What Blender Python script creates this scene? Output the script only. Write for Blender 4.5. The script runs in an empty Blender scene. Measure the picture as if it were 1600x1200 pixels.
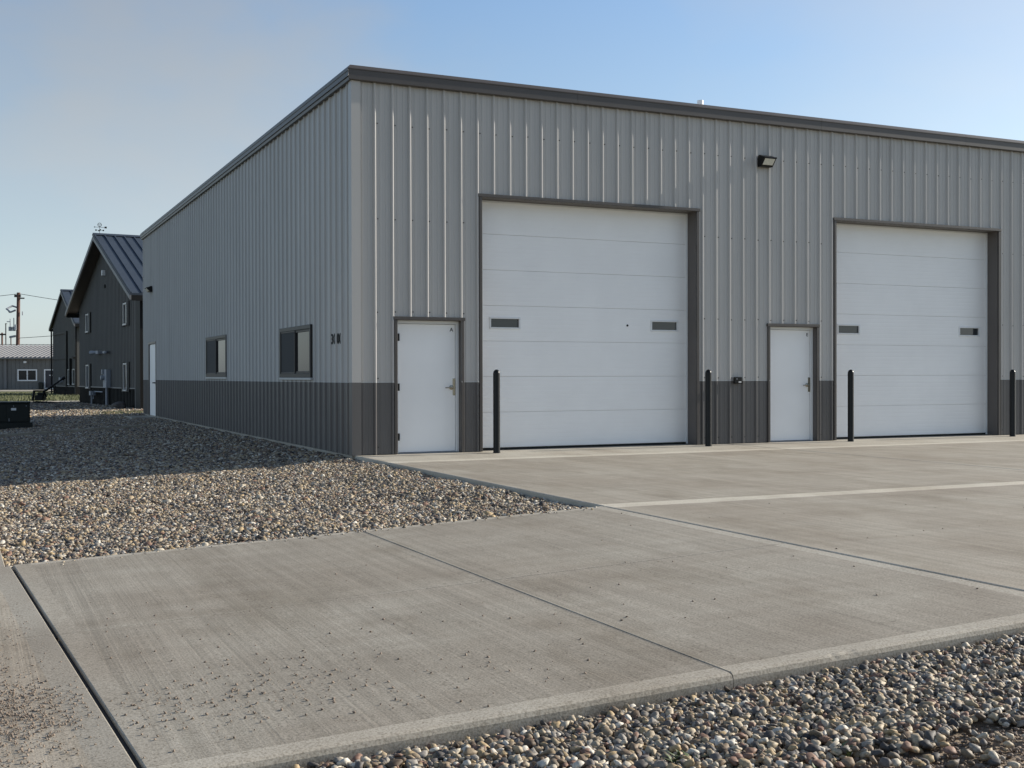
import bpy, bmesh, math, random
from mathutils import Vector, Matrix, noise
R = math.radians
rnd = random.Random(7)
scene = bpy.context.scene
COL = scene.collection

# ---------------------------------------------------------------- camera
CAM = Vector((-5.7593, -18.4757, 1.2952)); YAW, PIT, ROL, FPX = 0.4359, -0.0070, -0.0023, 1842.4
Fw = Vector((math.sin(YAW) * math.cos(PIT), math.cos(YAW) * math.cos(PIT), math.sin(PIT)))
r0 = Vector((math.cos(YAW), -math.sin(YAW), 0)); u0 = r0.cross(Fw)
Rt = r0 * math.cos(ROL) + u0 * math.sin(ROL); Up = u0 * math.cos(ROL) - r0 * math.sin(ROL)
cd = bpy.data.cameras.new('camera'); cam = bpy.data.objects.new('camera', cd); COL.objects.link(cam)
cd.sensor_width = 36; cd.lens = FPX * 36 / 1600; cd.clip_start = 0.1; cd.clip_end = 5000
cam.matrix_world = Matrix(((Rt.x, Up.x, -Fw.x, CAM.x), (Rt.y, Up.y, -Fw.y, CAM.y), (Rt.z, Up.z, -Fw.z, CAM.z), (0, 0, 0, 1)))
scene.camera = cam

# ---------------------------------------------------------------- sky, sun, exposure
SUN_EL, SUN_FRONT = R(21.5), R(3.0)          # sun from +X, a few degrees in front of the facade
world = bpy.data.worlds.new('World'); scene.world = world; world.use_nodes = True
wn, wl = world.node_tree.nodes, world.node_tree.links
bg = wn['Background']; bg.inputs['Strength'].default_value = 0.10
sky = wn.new('ShaderNodeTexSky'); sky.sky_type = 'NISHITA'; sky.sun_disc = False
sky.sun_elevation = SUN_EL; sky.sun_rotation = math.pi / 2 + SUN_FRONT
sky.altitude = 300; sky.air_density = 1.0; sky.dust_density = 0.7; sky.ozone_density = 2.0
tc = wn.new('ShaderNodeTexCoord'); mp = wn.new('ShaderNodeMapping'); mp.inputs['Scale'].default_value = (1.6, 1.6, 3.0)
mp.inputs['Location'].default_value = (0.9, 0.35, 0.55)
nz = wn.new('ShaderNodeTexNoise'); nz.inputs['Scale'].default_value = 1.6; nz.inputs['Detail'].default_value = 6; nz.inputs['Roughness'].default_value = 0.5
cr = wn.new('ShaderNodeValToRGB'); cr.color_ramp.elements[0].position = 0.38; cr.color_ramp.elements[1].position = 0.68
cr.color_ramp.elements[0].color = (0, 0, 0, 1); cr.color_ramp.elements[1].color = (0.45, 0.45, 0.45, 1)
bw = wn.new('ShaderNodeRGBToBW'); gm = wn.new('ShaderNodeMixRGB'); gm.blend_type = 'MULTIPLY'; gm.inputs[0].default_value = 1
gm.inputs[2].default_value = (1.10, 1.14, 1.17, 1)
mx = wn.new('ShaderNodeMixRGB')
wl.new(tc.outputs['Generated'], mp.inputs[0]); wl.new(mp.outputs[0], nz.inputs['Vector']); wl.new(nz.outputs['Fac'], cr.inputs[0])
wl.new(sky.outputs[0], bw.inputs[0]); wl.new(bw.outputs[0], gm.inputs[1])
cyaw, cel = 0.17, 0.215
vd = wn.new('ShaderNodeVectorMath'); vd.operation = 'DISTANCE'; vd.inputs[1].default_value = (math.sin(cyaw) * math.cos(cel), math.cos(cyaw) * math.cos(cel), math.sin(cel))
n2 = wn.new('ShaderNodeTexNoise'); n2.inputs['Scale'].default_value = 5.0; n2.inputs['Detail'].default_value = 6; wl.new(mp.outputs[0], n2.inputs['Vector'])
ad = wn.new('ShaderNodeMath'); ad.operation = 'MULTIPLY_ADD'; ad.inputs[1].default_value = -0.30; wl.new(n2.outputs['Fac'], ad.inputs[0])
cm = wn.new('ShaderNodeMapRange'); cm.interpolation_type = 'SMOOTHSTEP'; cm.inputs['From Min'].default_value = -0.16; cm.inputs['From Max'].default_value = 0.10
cm.inputs['To Min'].default_value = 0.72; cm.inputs['To Max'].default_value = 0.0
wl.new(tc.outputs['Generated'], vd.inputs[0]); wl.new(vd.outputs['Value'], ad.inputs[2]); wl.new(ad.outputs[0], cm.inputs[0])
mxx = wn.new('ShaderNodeMath'); mxx.operation = 'MAXIMUM'; wl.new(cr.outputs[0], mxx.inputs[0]); wl.new(cm.outputs[0], mxx.inputs[1])
wl.new(mxx.outputs[0], mx.inputs[0]); wl.new(sky.outputs[0], mx.inputs[1]); wl.new(gm.outputs[0], mx.inputs[2])
sp = wn.new('ShaderNodeSeparateXYZ'); wl.new(tc.outputs['Generated'], sp.inputs[0])
hr = wn.new('ShaderNodeMapRange'); hr.inputs['From Min'].default_value = 0.0; hr.inputs['From Max'].default_value = 0.30
hr.inputs['To Min'].default_value = 0.75; hr.inputs['To Max'].default_value = 0.0; wl.new(sp.outputs['Z'], hr.inputs[0])
hz = wn.new('ShaderNodeMixRGB'); hg = wn.new('ShaderNodeMixRGB'); hg.blend_type = 'MULTIPLY'; hg.inputs[0].default_value = 1; hg.inputs[2].default_value = (0.72, 0.83, 0.90, 1)
wl.new(bw.outputs[0], hg.inputs[1]); wl.new(hr.outputs[0], hz.inputs[0]); wl.new(mx.outputs[0], hz.inputs[1]); wl.new(hg.outputs[0], hz.inputs[2])
wl.new(hz.outputs[0], bg.inputs[0])
sd = bpy.data.lights.new('sun', 'SUN'); sd.energy = 4.5; sd.angle = R(0.5); sd.color = (1.0, 0.93, 0.82)
sun = bpy.data.objects.new('sun', sd); COL.objects.link(sun)
SDIR = Vector((math.cos(SUN_EL) * math.cos(SUN_FRONT), -math.cos(SUN_EL) * math.sin(SUN_FRONT), math.sin(SUN_EL)))
sun.rotation_euler = SDIR.to_track_quat('Z', 'Y').to_euler(); sun.location = (30, -3, 20)
vs = scene.view_settings; vs.view_transform = 'Standard'; vs.look = 'None'; vs.exposure = 0.80; vs.gamma = 1.0; vs.use_curve_mapping = False

# ---------------------------------------------------------------- materials
def mat(name, col, rough=0.5, var=0.06, scale=3.0, bump=0.0, bscale=60, metal=0.0, spec=0.5, stretch=None):
    m = bpy.data.materials.new(name); m.use_nodes = True
    n, l = m.node_tree.nodes, m.node_tree.links
    b = n['Principled BSDF']; b.inputs['Roughness'].default_value = rough; b.inputs['Metallic'].default_value = metal
    b.inputs['Specular IOR Level'].default_value = spec
    t = n.new('ShaderNodeTexCoord'); mpn = n.new('ShaderNodeMapping'); l.new(t.outputs['Object'], mpn.inputs[0])
    if stretch: mpn.inputs['Scale'].default_value = stretch
    z = n.new('ShaderNodeTexNoise'); z.inputs['Scale'].default_value = scale; z.inputs['Detail'].default_value = 6; l.new(mpn.outputs[0], z.inputs['Vector'])
    c = n.new('ShaderNodeValToRGB'); e = c.color_ramp.elements
    e[0].position = 0.3; e[1].position = 0.7
    e[0].color = (*[max(0, x * (1 - var)) for x in col], 1); e[1].color = (*[min(1, x * (1 + var)) for x in col], 1)
    l.new(z.outputs['Fac'], c.inputs[0]); l.new(c.outputs[0], b.inputs['Base Color'])
    if bump:
        z2 = n.new('ShaderNodeTexNoise'); z2.inputs['Scale'].default_value = bscale; z2.inputs['Detail'].default_value = 4
        l.new(t.outputs['Object'], z2.inputs['Vector'])
        bp = n.new('ShaderNodeBump'); bp.inputs['Strength'].default_value = bump; bp.inputs['Distance'].default_value = 0.01
        l.new(z2.outputs['Fac'], bp.inputs['Height']); l.new(bp.outputs[0], b.inputs['Normal'])
    return m

M = {}
M['panel'] = mat('ash_grey_sheet_metal', (0.455, 0.442, 0.420), 0.42, 0.05, 1.2, 0.04, 3, spec=0.28, stretch=(1, 1, 0.25))
M['wains'] = mat('charcoal_sheet_metal', (0.108, 0.101, 0.097), 0.42, 0.08, 1.5, 0.04, 3, stretch=(1, 1, 0.3))
M['trim'] = mat('burnished_slate_trim', (0.068, 0.059, 0.053), 0.42, 0.06, 2)
M['reveal'] = mat('slate_reveal', (0.115, 0.102, 0.094), 0.5, 0.06, 2)
M['glass2'] = mat('tinted_glass', (0.03, 0.033, 0.037), 0.08, 0.05, 2, spec=0.6)
M['flash'] = mat('light_flashing', (0.46, 0.46, 0.45), 0.4, 0.04, 3)
M['white'] = mat('white_door_paint', (0.885, 0.88, 0.865), 0.40, 0.025, 1.5, 0.03, 120)
M['whitetrim'] = mat('white_trim', (0.74, 0.75, 0.75), 0.40, 0.03, 2)
M['black'] = mat('black_plastic', (0.010, 0.010, 0.010), 0.30, 0.15, 8, spec=0.22)
M['blackm'] = mat('black_steel', (0.011, 0.011, 0.011), 0.55, 0.2, 8, spec=0.2)
M['seal'] = mat('rubber_seal', (0.012, 0.012, 0.012), 0.8, 0.1, 8)
M['glass'] = mat('dark_glass', (0.02, 0.022, 0.025), 0.05, 0.05, 2, spec=0.22)
M['screen'] = mat('insect_screen', (0.018, 0.019, 0.021), 0.7, 0.1, 30)
M['chrome'] = mat('brushed_nickel', (0.34, 0.31, 0.25), 0.25, 0.05, 20, metal=1.0)
M['lens'] = mat('lamp_lens', (0.62, 0.62, 0.55), 0.3, 0.1, 30)
M['label'] = mat('white_label', (0.7, 0.7, 0.7), 0.5, 0.03, 10)
M['grey'] = mat('grey_conduit', (0.25, 0.27, 0.30), 0.5, 0.08, 5)
M['house'] = mat('charcoal_house_siding', (0.098, 0.096, 0.090), 0.55, 0.08, 1.5, spec=0.3, stretch=(1, 1, 0.3))
M['housedark'] = mat('black_house_wainscot', (0.011, 0.011, 0.011), 0.6, 0.1, 2, spec=0.2)
M['houseroof'] = mat('slate_blue_roof_metal', (0.040, 0.052, 0.070), 0.5, 0.08, 1.5, spec=0.3)
M['soffit'] = mat('brown_soffit', (0.055, 0.045, 0.038), 0.6, 0.1, 3)
M['rake'] = mat('grey_rake_trim', (0.15, 0.15, 0.15), 0.5, 0.06, 3)
M['shed'] = mat('shed_siding', (0.13, 0.13, 0.125), 0.5, 0.08, 1.5)
M['bronze'] = mat('bronze_window_frame', (0.035, 0.032, 0.030), 0.45, 0.08, 4, spec=0.3)
M['shedroof'] = mat('shed_roof', (0.20, 0.20, 0.205), 0.5, 0.06, 1.5)
M['pole'] = mat('weathered_pole', (0.11, 0.055, 0.040), 0.85, 0.3, 3, stretch=(1, 1, 0.2))
M['wire'] = mat('power_wire', (0.03, 0.03, 0.03), 0.6, 0.1, 2)
M['transf'] = mat('dark_green_cabinet', (0.014, 0.018, 0.016), 0.5, 0.12, 4, spec=0.25)
M['navy'] = mat('navy_door', (0.018, 0.020, 0.032), 0.45, 0.1, 4)
M['roofing'] = mat('galvanised_roofing', (0.5, 0.5, 0.5), 0.4, 0.05, 2)

def concrete(name, col, broom=True, var=0.10):
    m = bpy.data.materials.new(name); m.use_nodes = True
    n, l = m.node_tree.nodes, m.node_tree.links
    b = n['Principled BSDF']; b.inputs['Roughness'].default_value = 0.85; b.inputs['Specular IOR Level'].default_value = 0.25
    t = n.new('ShaderNodeTexCoord')
    def noise_(sc, detail, mapscale=(1, 1, 1), rough=0.55):
        q = n.new('ShaderNodeMapping'); q.inputs['Scale'].default_value = mapscale; l.new(t.outputs['Object'], q.inputs[0])
        z = n.new('ShaderNodeTexNoise'); z.inputs['Scale'].default_value = sc; z.inputs['Detail'].default_value = detail; z.inputs['Roughness'].default_value = rough
        l.new(q.outputs[0], z.inputs['Vector']); return z.outputs['Fac']
    def ramp(src, p0, c0, p1, c1):
        r = n.new('ShaderNodeValToRGB'); e = r.color_ramp.elements
        e[0].position, e[0].color, e[1].position, e[1].color = p0, (*c0, 1), p1, (*c1, 1); l.new(src, r.inputs[0]); return r.outputs[0]
    def mul(a, bb, f=1.0):
        q = n.new('ShaderNodeMixRGB'); q.blend_type = 'MULTIPLY'; q.inputs[0].default_value = f; l.new(a, q.inputs[1]); l.new(bb, q.inputs[2]); return q.outputs[0]
    lo = tuple(x * (1 - var) for x in col); hi = tuple(x * (1 + var) for x in col)
    c = ramp(noise_(0.55, 8, rough=0.62), 0.34, (lo[0] * 1.01, lo[1] * 0.97, lo[2] * 0.94), 0.66, hi)          # blotches
    c = mul(c, ramp(noise_(2.3, 7, (1, 0.5, 1)), 0.25, (0.86, 0.85, 0.84), 0.55, (1.03, 1.03, 1.03)))
    c = mul(c, ramp(noise_(90, 3), 0.32, (0.66, 0.65, 0.63), 0.58, (1.10, 1.10, 1.10)))
    c = mul(c, ramp(noise_(1.1, 5, (1.0, 0.45, 1), 0.7), 0.30, (0.80, 0.775, 0.74), 0.50, (1.02, 1.02, 1.02)))                           # sand grain
    c = mul(c, ramp(noise_(38, 2), 0.27, (0.62, 0.60, 0.57), 0.34, (1.0, 1.0, 1.0)))
    hgt = noise_(140, 3)
    bpn = n.new('ShaderNodeBump'); bpn.inputs['Distance'].default_value = 0.004; bpn.inputs['Strength'].default_value = 0.35; l.new(hgt, bpn.inputs['Height'])
    if broom:
        s1 = noise_(1, 5, (70, 0.55, 1), 0.6); s2 = noise_(1, 3, (16, 0.22, 1), 0.5); s3 = noise_(1, 2, (0.8, 6.0, 1), 0.5)
        c = mul(c, ramp(s1, 0.30, (0.86, 0.86, 0.855), 0.62, (1.06, 1.06, 1.06)))
        c = mul(c, ramp(s2, 0.32, (0.91, 0.91, 0.905), 0.60, (1.05, 1.05, 1.05)))
        c = mul(c, ramp(s3, 0.30, (0.93, 0.92, 0.91), 0.60, (1.02, 1.02, 1.02)))
        b2 = n.new('ShaderNodeBump'); b2.inputs['Distance'].default_value = 0.004; b2.inputs['Strength'].default_value = 0.35
        l.new(s1, b2.inputs['Height']); l.new(bpn.outputs[0], b2.inputs['Normal']); l.new(b2.outputs[0], b.inputs['Normal'])
    else:
        l.new(bpn.outputs[0], b.inputs['Normal'])
    l.new(c, b.inputs['Base Color']); return m

M['conc'] = concrete('broomed_concrete', (0.285, 0.263, 0.221))
M['edge'] = concrete('tooled_concrete_edge', (0.372, 0.348, 0.295), False, 0.06)
M['edge3'] = concrete('pale_tooled_edge', (0.46, 0.435, 0.37), False, 0.05)
M['edge2'] = concrete('smooth_concrete_edge', (0.300, 0.277, 0.233), False, 0.09)
M['walk'] = concrete('sidewalk_concrete', (0.335, 0.300, 0.245))

def stone_mat():
    m = bpy.data.materials.new('river_stone'); m.use_nodes = True
    n, l = m.node_tree.nodes, m.node_tree.links
    b = n['Principled BSDF']; b.inputs['Roughness'].default_value = 0.65; b.inputs['Specular IOR Level'].default_value = 0.3
    oi = n.new('ShaderNodeObjectInfo'); r = n.new('ShaderNodeValToRGB'); r.color_ramp.interpolation = 'CONSTANT'
    cols = [(0.19, 0.155, 0.115), (0.36, 0.285, 0.185), (0.09, 0.082, 0.075), (0.43, 0.36, 0.26), (0.21, 0.155, 0.105), (0.27, 0.24, 0.20),
            (0.14, 0.125, 0.115), (0.50, 0.445, 0.35), (0.25, 0.195, 0.13), (0.11, 0.08, 0.055), (0.40, 0.30, 0.17), (0.23, 0.14, 0.10),
            (0.30, 0.275, 0.24), (0.065, 0.06, 0.058), (0.38, 0.315, 0.22), (0.60, 0.56, 0.48)]
    e = r.color_ramp.elements
    while len(e) < len(cols): e.new(0.5)
    for i, c in enumerate(cols): e[i].position = i / len(cols); e[i].color = (*c, 1)
    t = n.new('ShaderNodeTexCoord'); z = n.new('ShaderNodeTexNoise'); z.inputs['Scale'].default_value = 2.2; z.inputs['Detail'].default_value = 5
    l.new(t.outputs['Object'], z.inputs['Vector'])
    k = n.new('ShaderNodeValToRGB'); k.color_ramp.elements[0].position = 0.3; k.color_ramp.elements[0].color = (0.65, 0.65, 0.65, 1)
    k.color_ramp.elements[1].position = 0.7; k.color_ramp.elements[1].color = (1.12, 1.1, 1.08, 1); l.new(z.outputs['Fac'], k.inputs[0])
    q = n.new('ShaderNodeMixRGB'); q.blend_type = 'MULTIPLY'; q.inputs[0].default_value = 1
    l.new(oi.outputs['Random'], r.inputs[0]); l.new(r.outputs[0], q.inputs[1]); l.new(k.outputs[0], q.inputs[2]); l.new(q.outputs[0], b.inputs['Base Color'])
    return m
M['stone'] = stone_mat()
M['grit'] = mat('grit', (0.21, 0.16, 0.12), 0.8, 0.3, 40)
M['bed'] = mat('gravel_soil', (0.115, 0.098, 0.078), 0.9, 0.35, 14, 0.8, 30)
M['dirt'] = mat('brown_dirt', (0.24, 0.185, 0.13), 0.95, 0.3, 9, 0.9, 70)
M['field'] = mat('dry_field', (0.12, 0.11, 0.06), 0.95, 0.3, 0.4, 0.5, 10)
M['lawn'] = mat('lawn', (0.120, 0.120, 0.050), 0.9, 0.45, 0.9, 0.8, 20)
M['blade'] = mat('grass_blade', (0.105, 0.115, 0.045), 0.7, 0.35, 3)
M['weed'] = mat('weed_leaf', (0.075, 0.10, 0.035), 0.6, 0.3, 30)
M['rock'] = mat('boulder', (0.10, 0.085, 0.075), 0.85, 0.3, 6, 0.6, 20)

# ---------------------------------------------------------------- helpers
class MB:
    """collects shapes; build() links them as one mesh object"""
    def __init__(s): s.v, s.f, s.mi = [], [], []
    def add(s, vs, fs, mi=0):
        o = len(s.v); s.v += [tuple(v) for v in vs]; s.f += [tuple(i + o for i in f) for f in fs]; s.mi += [mi] * len(fs)
    def box(s, x0, x1, y0, y1, z0, z1, mi=0, xf=None, bev=0.0):
        if bev and min(x1 - x0, y1 - y0, z1 - z0) > 2.5 * bev:
            bm = bmesh.new(); bmesh.ops.create_cube(bm, size=1)
            for v in bm.verts: v.co = Vector(((x0 + x1) / 2 + v.co.x * (x1 - x0), (y0 + y1) / 2 + v.co.y * (y1 - y0), (z0 + z1) / 2 + v.co.z * (z1 - z0)))
            bmesh.ops.bevel(bm, geom=bm.edges[:], offset=bev, segments=1, affect='EDGES')
            bm.verts.ensure_lookup_table()
            vs = [v.co.copy() for v in bm.verts]; fs = [[v.index for v in f.verts] for f in bm.faces]; bm.free()
        else:
            vs = [Vector((x, y, z)) for x in (x0, x1) for y in (y0, y1) for z in (z0, z1)]
            fs = [(0, 1, 3, 2), (4, 6, 7, 5), (0, 4, 5, 1), (2, 3, 7, 6), (0, 2, 6, 4), (1, 5, 7, 3)]
        if xf: vs = [xf(v) for v in vs]
        s.add(vs, fs, mi)
    def prism(s, prof, f0, f1, mi=0, xf=None):
        """profile [(a,b)] closed, swept between f0(a,b) and f1(a,b)"""
        k = len(prof); vs = [Vector(f0(*p)) for p in prof] + [Vector(f1(*p)) for p in prof]
        fs = [(i, (i + 1) % k, k + (i + 1) % k, k + i) for i in range(k)] + [tuple(range(k))[::-1], tuple(range(k, 2 * k))]
        if xf: vs = [xf(v) for v in vs]
        s.add(vs, fs, mi)
    def tube(s, pts, rad, n=10, mi=0, cap=True, xf=None):
        pts = [Vector(p) for p in pts]; rings = []
        rad = rad if isinstance(rad, (list, tuple)) else [rad] * len(pts)
        for i, p in enumerate(pts):
            d = (pts[min(i + 1, len(pts) - 1)] - pts[max(i - 1, 0)]).normalized()
            a = d.cross(Vector((0, 0, 1)) if abs(d.z) < 0.95 else Vector((1, 0, 0))).normalized(); b = d.cross(a)
            rings.append([p + (a * math.cos(2 * math.pi * k / n) + b * math.sin(2 * math.pi * k / n)) * rad[i] for k in range(n)])
        vs = [v for r in rings for v in r]; fs = []
        for i in range(len(pts) - 1):
            for k in range(n): fs.append((i * n + k, i * n + (k + 1) % n, (i + 1) * n + (k + 1) % n, (i + 1) * n + k))
        if cap: fs += [tuple(range(n))[::-1], tuple(range((len(pts) - 1) * n, len(pts) * n))]
        if xf: vs = [xf(v) for v in vs]
        s.add(vs, fs, mi)
    def build(s, name, mats, parent=None, smooth=False, loc=None):
        me = bpy.data.meshes.new(name); me.from_pydata(s.v, [], s.f)
        for m in (mats if isinstance(mats, (list, tuple)) else [mats]): me.materials.append(m)
        for p, i in zip(me.polygons, s.mi): p.material_index = i; p.use_smooth = smooth
        me.update()
        bm = bmesh.new(); bm.from_mesh(me); bmesh.ops.recalc_face_normals(bm, faces=bm.faces[:]); bm.to_mesh(me); bm.free()
        if smooth: me.set_sharp_from_angle(angle=R(40))
        return link(name, me, parent)
def link(name, data, parent=None):
    o = bpy.data.objects.new(name, data); COL.objects.link(o)
    if parent is not None:
        o.parent = parent
        if parent.parent is None: o.matrix_parent_inverse = Matrix.Translation(parent.location).inverted()
    return o
def tag(o, label=None, cat=None, group=None, kind=None):
    for k, v in (('label', label), ('category', cat), ('group', group), ('kind', kind)):
        if v: o[k] = v
    return o
def thing(name, loc, label, cat, group=None):
    o = bpy.data.objects.new(name, None); COL.objects.link(o); o.location = loc; o.empty_display_size = 0.2
    return tag(o, label, cat, group)
def text_mesh(ch, size, depth):
    cu = bpy.data.curves.new('glyph', 'FONT'); cu.body = ch; cu.size = size; cu.extrude = depth; cu.offset = size * 0.015
    cu.align_x = 'CENTER'; cu.resolution_u = 3
    t = bpy.data.objects.new('glyph', cu); COL.objects.link(t)
    bpy.context.view_layer.update()
    me = bpy.data.meshes.new_from_object(t.evaluated_get(bpy.context.evaluated_depsgraph_get()))
    COL.objects.unlink(t); bpy.data.objects.remove(t); bpy.data.curves.remove(cu)
    return me
def sstep(a, b, x):
    t = max(0, min(1, (x - a) / (b - a))); return t * t * (3 - 2 * t)

# ---------------------------------------------------------------- ground
def sheet(name, x0, x1, y0, y1, zf, m, step, kind='structure', parent=None):
    nx = max(1, int((x1 - x0) / step)); ny = max(1, int((y1 - y0) / step)); b = MB()
    vs = [(x0 + (x1 - x0) * i / nx, y0 + (y1 - y0) * j / ny) for j in range(ny + 1) for i in range(nx + 1)]
    b.add([(x, y, zf(x, y)) for x, y in vs], [(j * (nx + 1) + i, j * (nx + 1) + i + 1, (j + 1) * (nx + 1) + i + 1, (j + 1) * (nx + 1) + i) for j in range(ny) for i in range(nx)])
    return tag(b.build(name, m, parent, True), kind=kind)

g = sheet('ground', -1200, 1200, -1200, 1200, lambda x, y: -0.62, M['field'], 200)
SL = 0.04
def zs(x): return SL * min(x, 0.0)
def gz(x, y):
    near = zs(x) - 0.045 - 0.022 * math.exp(min(0, x) / 0.5) * sstep(0.3, -0.5, y) - 0.015 * sstep(-0.5, 0.3, y) - 0.05 * sstep(-8.2, -5.5, y) * sstep(0, -1.5, x)
    far = -0.04
    n = noise.noise(Vector((x * 0.9, y * 0.9, 3.1))) * 0.032 + noise.noise(Vector((x * 2.6, y * 2.6, 1.7))) * 0.022
    z = near + (far - near) * sstep(18, 30, y)
    return z + n

# concrete slabs: top with broomed field, tooled border ring, rounded arris and sides
def slab(parent, x0, x1, y0, y1, zf, bw=(0.10, 0.10, 0.10, 0.10), rd=(0.012,) * 4, depth=0.16, top=None, rough_y0=False, edge=None, warp=None):
    """bw/rd order: x0 side, x1 side, y0 side, y1 side"""
    xs = [x0 + rd[0], x0 + bw[0], x1 - bw[1], x1 - rd[1]]; ys = [y0 + rd[2], y0 + bw[2], y1 - bw[3], y1 - rd[3]]
    if rough_y0:
        xx = [xs[0], xs[1]]; nseg = int((xs[2] - xs[1]) / 0.06)
        xx += [xs[1] + (xs[2] - xs[1]) * i / nseg for i in range(1, nseg + 1)] + [xs[3]]
        if xs[0] < -1.83 < xs[3]: xx = sorted(set(xx + [-1.93 + 0.008 * i for i in range(26)]))
        xs = xx
    b = MB(); nx, ny = len(xs), 4
    def jit(x):
        if not rough_y0: return 0.0
        j = 0.0
        if abs(x + 1.83) < 0.09: j = 0.022 * min(1, (0.09 - abs(x + 1.83)) / 0.03) * max(0, 0.5 + 1.2 * noise.noise(Vector((x * 13, 4.3, 0))))
        return j
    V = []
    for j, y in enumerate(ys):
        for i, x in enumerate(xs):
            yy = y + (jit(x) if j == 0 else 0)
            inner = 0 < i < nx - 1 and 0 < j < ny - 1
            V.append((x, yy, zf(x) - (0.0015 if inner else 0.0)))
    fs, mi = [], []
    for j in range(ny - 1):
        for i in range(nx - 1):
            a = j * nx + i; fs.append((a, a + 1, a + nx + 1, a + nx)); mi.append(2 if (j == 1 or not rough_y0 and j > 0 and bw[3] < 0.15) and i == 0 and bw[0] >= 0.1 else 1 if ((i >= nx - 2 and bw[1] >= 0.1) or (j == 0 and bw[2] >= 0.1) or (j == ny - 2 and bw[3] >= 0.1)) else 0)
    per = [j * nx + i for (i, j) in [(i, 0) for i in range(nx)] + [(nx - 1, j) for j in range(1, ny)] + [(i, ny - 1) for i in range(nx - 2, -1, -1)] + [(0, j) for j in range(ny - 2, 0, -1)]]
    P = len(per); base = len(V); rings = [per]
    def out(vi, t, dz):
        x, y, z = V[vi]; i, j = vi % nx, vi // nx
        ox = -rd[0] * t if i == 0 else (rd[1] * t if i == nx - 1 else 0); oy = (-rd[2] * t if j == 0 else (rd[3] * t if j == ny - 1 else 0))
        if rough_y0 and j == 0: oy -= jit(x) * t
        return (x + ox, y + oy, z - dz)
    for t, k in ((0.7, 0.3), (1.0, 1.0), (1.0, None)):
        ring = []
        for vi in per:
            i, j = vi % nx, vi // nx
            rr = rd[2] if j == 0 else rd[3] if j == ny - 1 else rd[0] if i == 0 else rd[1]
            V.append(out(vi, t, depth if k is None else rr * k)); ring.append(len(V) - 1)
        rings.append(ring)
    for a, c in zip(rings[:-1], rings[1:]):
        for q in range(P): fs.append((a[q], c[q], c[(q + 1) % P], a[(q + 1) % P])); mi.append(1)
    if warp: V = [(x + warp(x, y), y, z) for x, y, z in V]
    b.v, b.f, b.mi = V, fs, mi
    return b.build('slab', [top or M['conc'], edge or M['edge'], M['edge2']], parent)

def xl(y): return -0.20 + 0.0489 * (-8.28 - max(-17.0, min(y, 3.0)))      # the driveway's left joint runs a little askew
def warp_d(x, y): return xl(y) * max(0.0, min(1.0, (-2.4 - x) / 2.8))
def warp_w(x, y): return xl(y)
apron = tag(bpy.data.objects.new('apron', None), kind='structure'); COL.objects.link(apron)
Y1, Y2, Y3, YK = -1.66, -8.25, -11.12, -13.92
def flat(x): return 0.0
for xa, xb in ((0.012, 7.3), (7.306, 19.0)):
    slab(apron, xa, xb, Y1, -0.004 + 0.34, flat, (0.10, 0.03, 0.15, 0.02), top=M['edge'], edge=M['edge3'])
    slab(apron, xa, xb, Y2, Y1 - 0.006, flat, (0.10, 0.03, 0.15, 0.15), edge=M['edge3'])
    slab(apron, xa, xb, YK, Y2 - 0.006, flat, (0.10, 0.03, 0.16, 0.15), (0.012, 0.012, 0.03, 0.012), edge=M['edge3'])
drive = tag(bpy.data.objects.new('driveway', None), kind='structure'); COL.objects.link(drive)
slab(drive, -5.20, -2.502, Y3, -8.24, zs, (0.12, 0.02, 0.02, 0.10), (0.005, 0.006, 0.004, 0.012), warp=warp_d)
slab(drive, -2.496, -0.012, Y3, -8.24, zs, (0.02, 0.12, 0.02, 0.10), (0.006, 0.012, 0.004, 0.012))
slab(drive, -5.20, -2.502, YK, Y3 - 0.013, zs, (0.12, 0.02, 0.135, 0.02), (0.005, 0.006, 0.03, 0.004), rough_y0=True, warp=warp_d)
slab(drive, -2.496, -0.012, YK, Y3 - 0.013, zs, (0.02, 0.12, 0.135, 0.02), (0.006, 0.012, 0.03, 0.004), rough_y0=True)
walk = tag(bpy.data.objects.new('sidewalk', None), kind='structure'); COL.objects.link(walk)
wy = [-17.0, -15.6, -14.05, -12.45, -11.1, -8.31]
for a, c in zip(wy[:-1], wy[1:]):
    slab(walk, -7.0, -5.226, a + 0.008, c, zs, (0.05, 0.15, 0.02, 0.02), (0.012, 0.007, 0.003, 0.003), top=M['walk'], edge=M['edge2'], warp=warp_w)
slab(walk, -7.0, -5.26, -8.30, 45.0, zs, (0.05, 0.13, 0.02, 0.02), (0.012, 0.008, 0.004, 0.004), top=M['walk'], edge=M['edge2'], warp=warp_w)
pad = slab(tag(bpy.data.objects.new('door_step', None), kind='structure'), -0.8, -0.03, 21.3, 23.15, lambda x: -0.03)
COL.objects.link(pad.parent)

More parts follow.
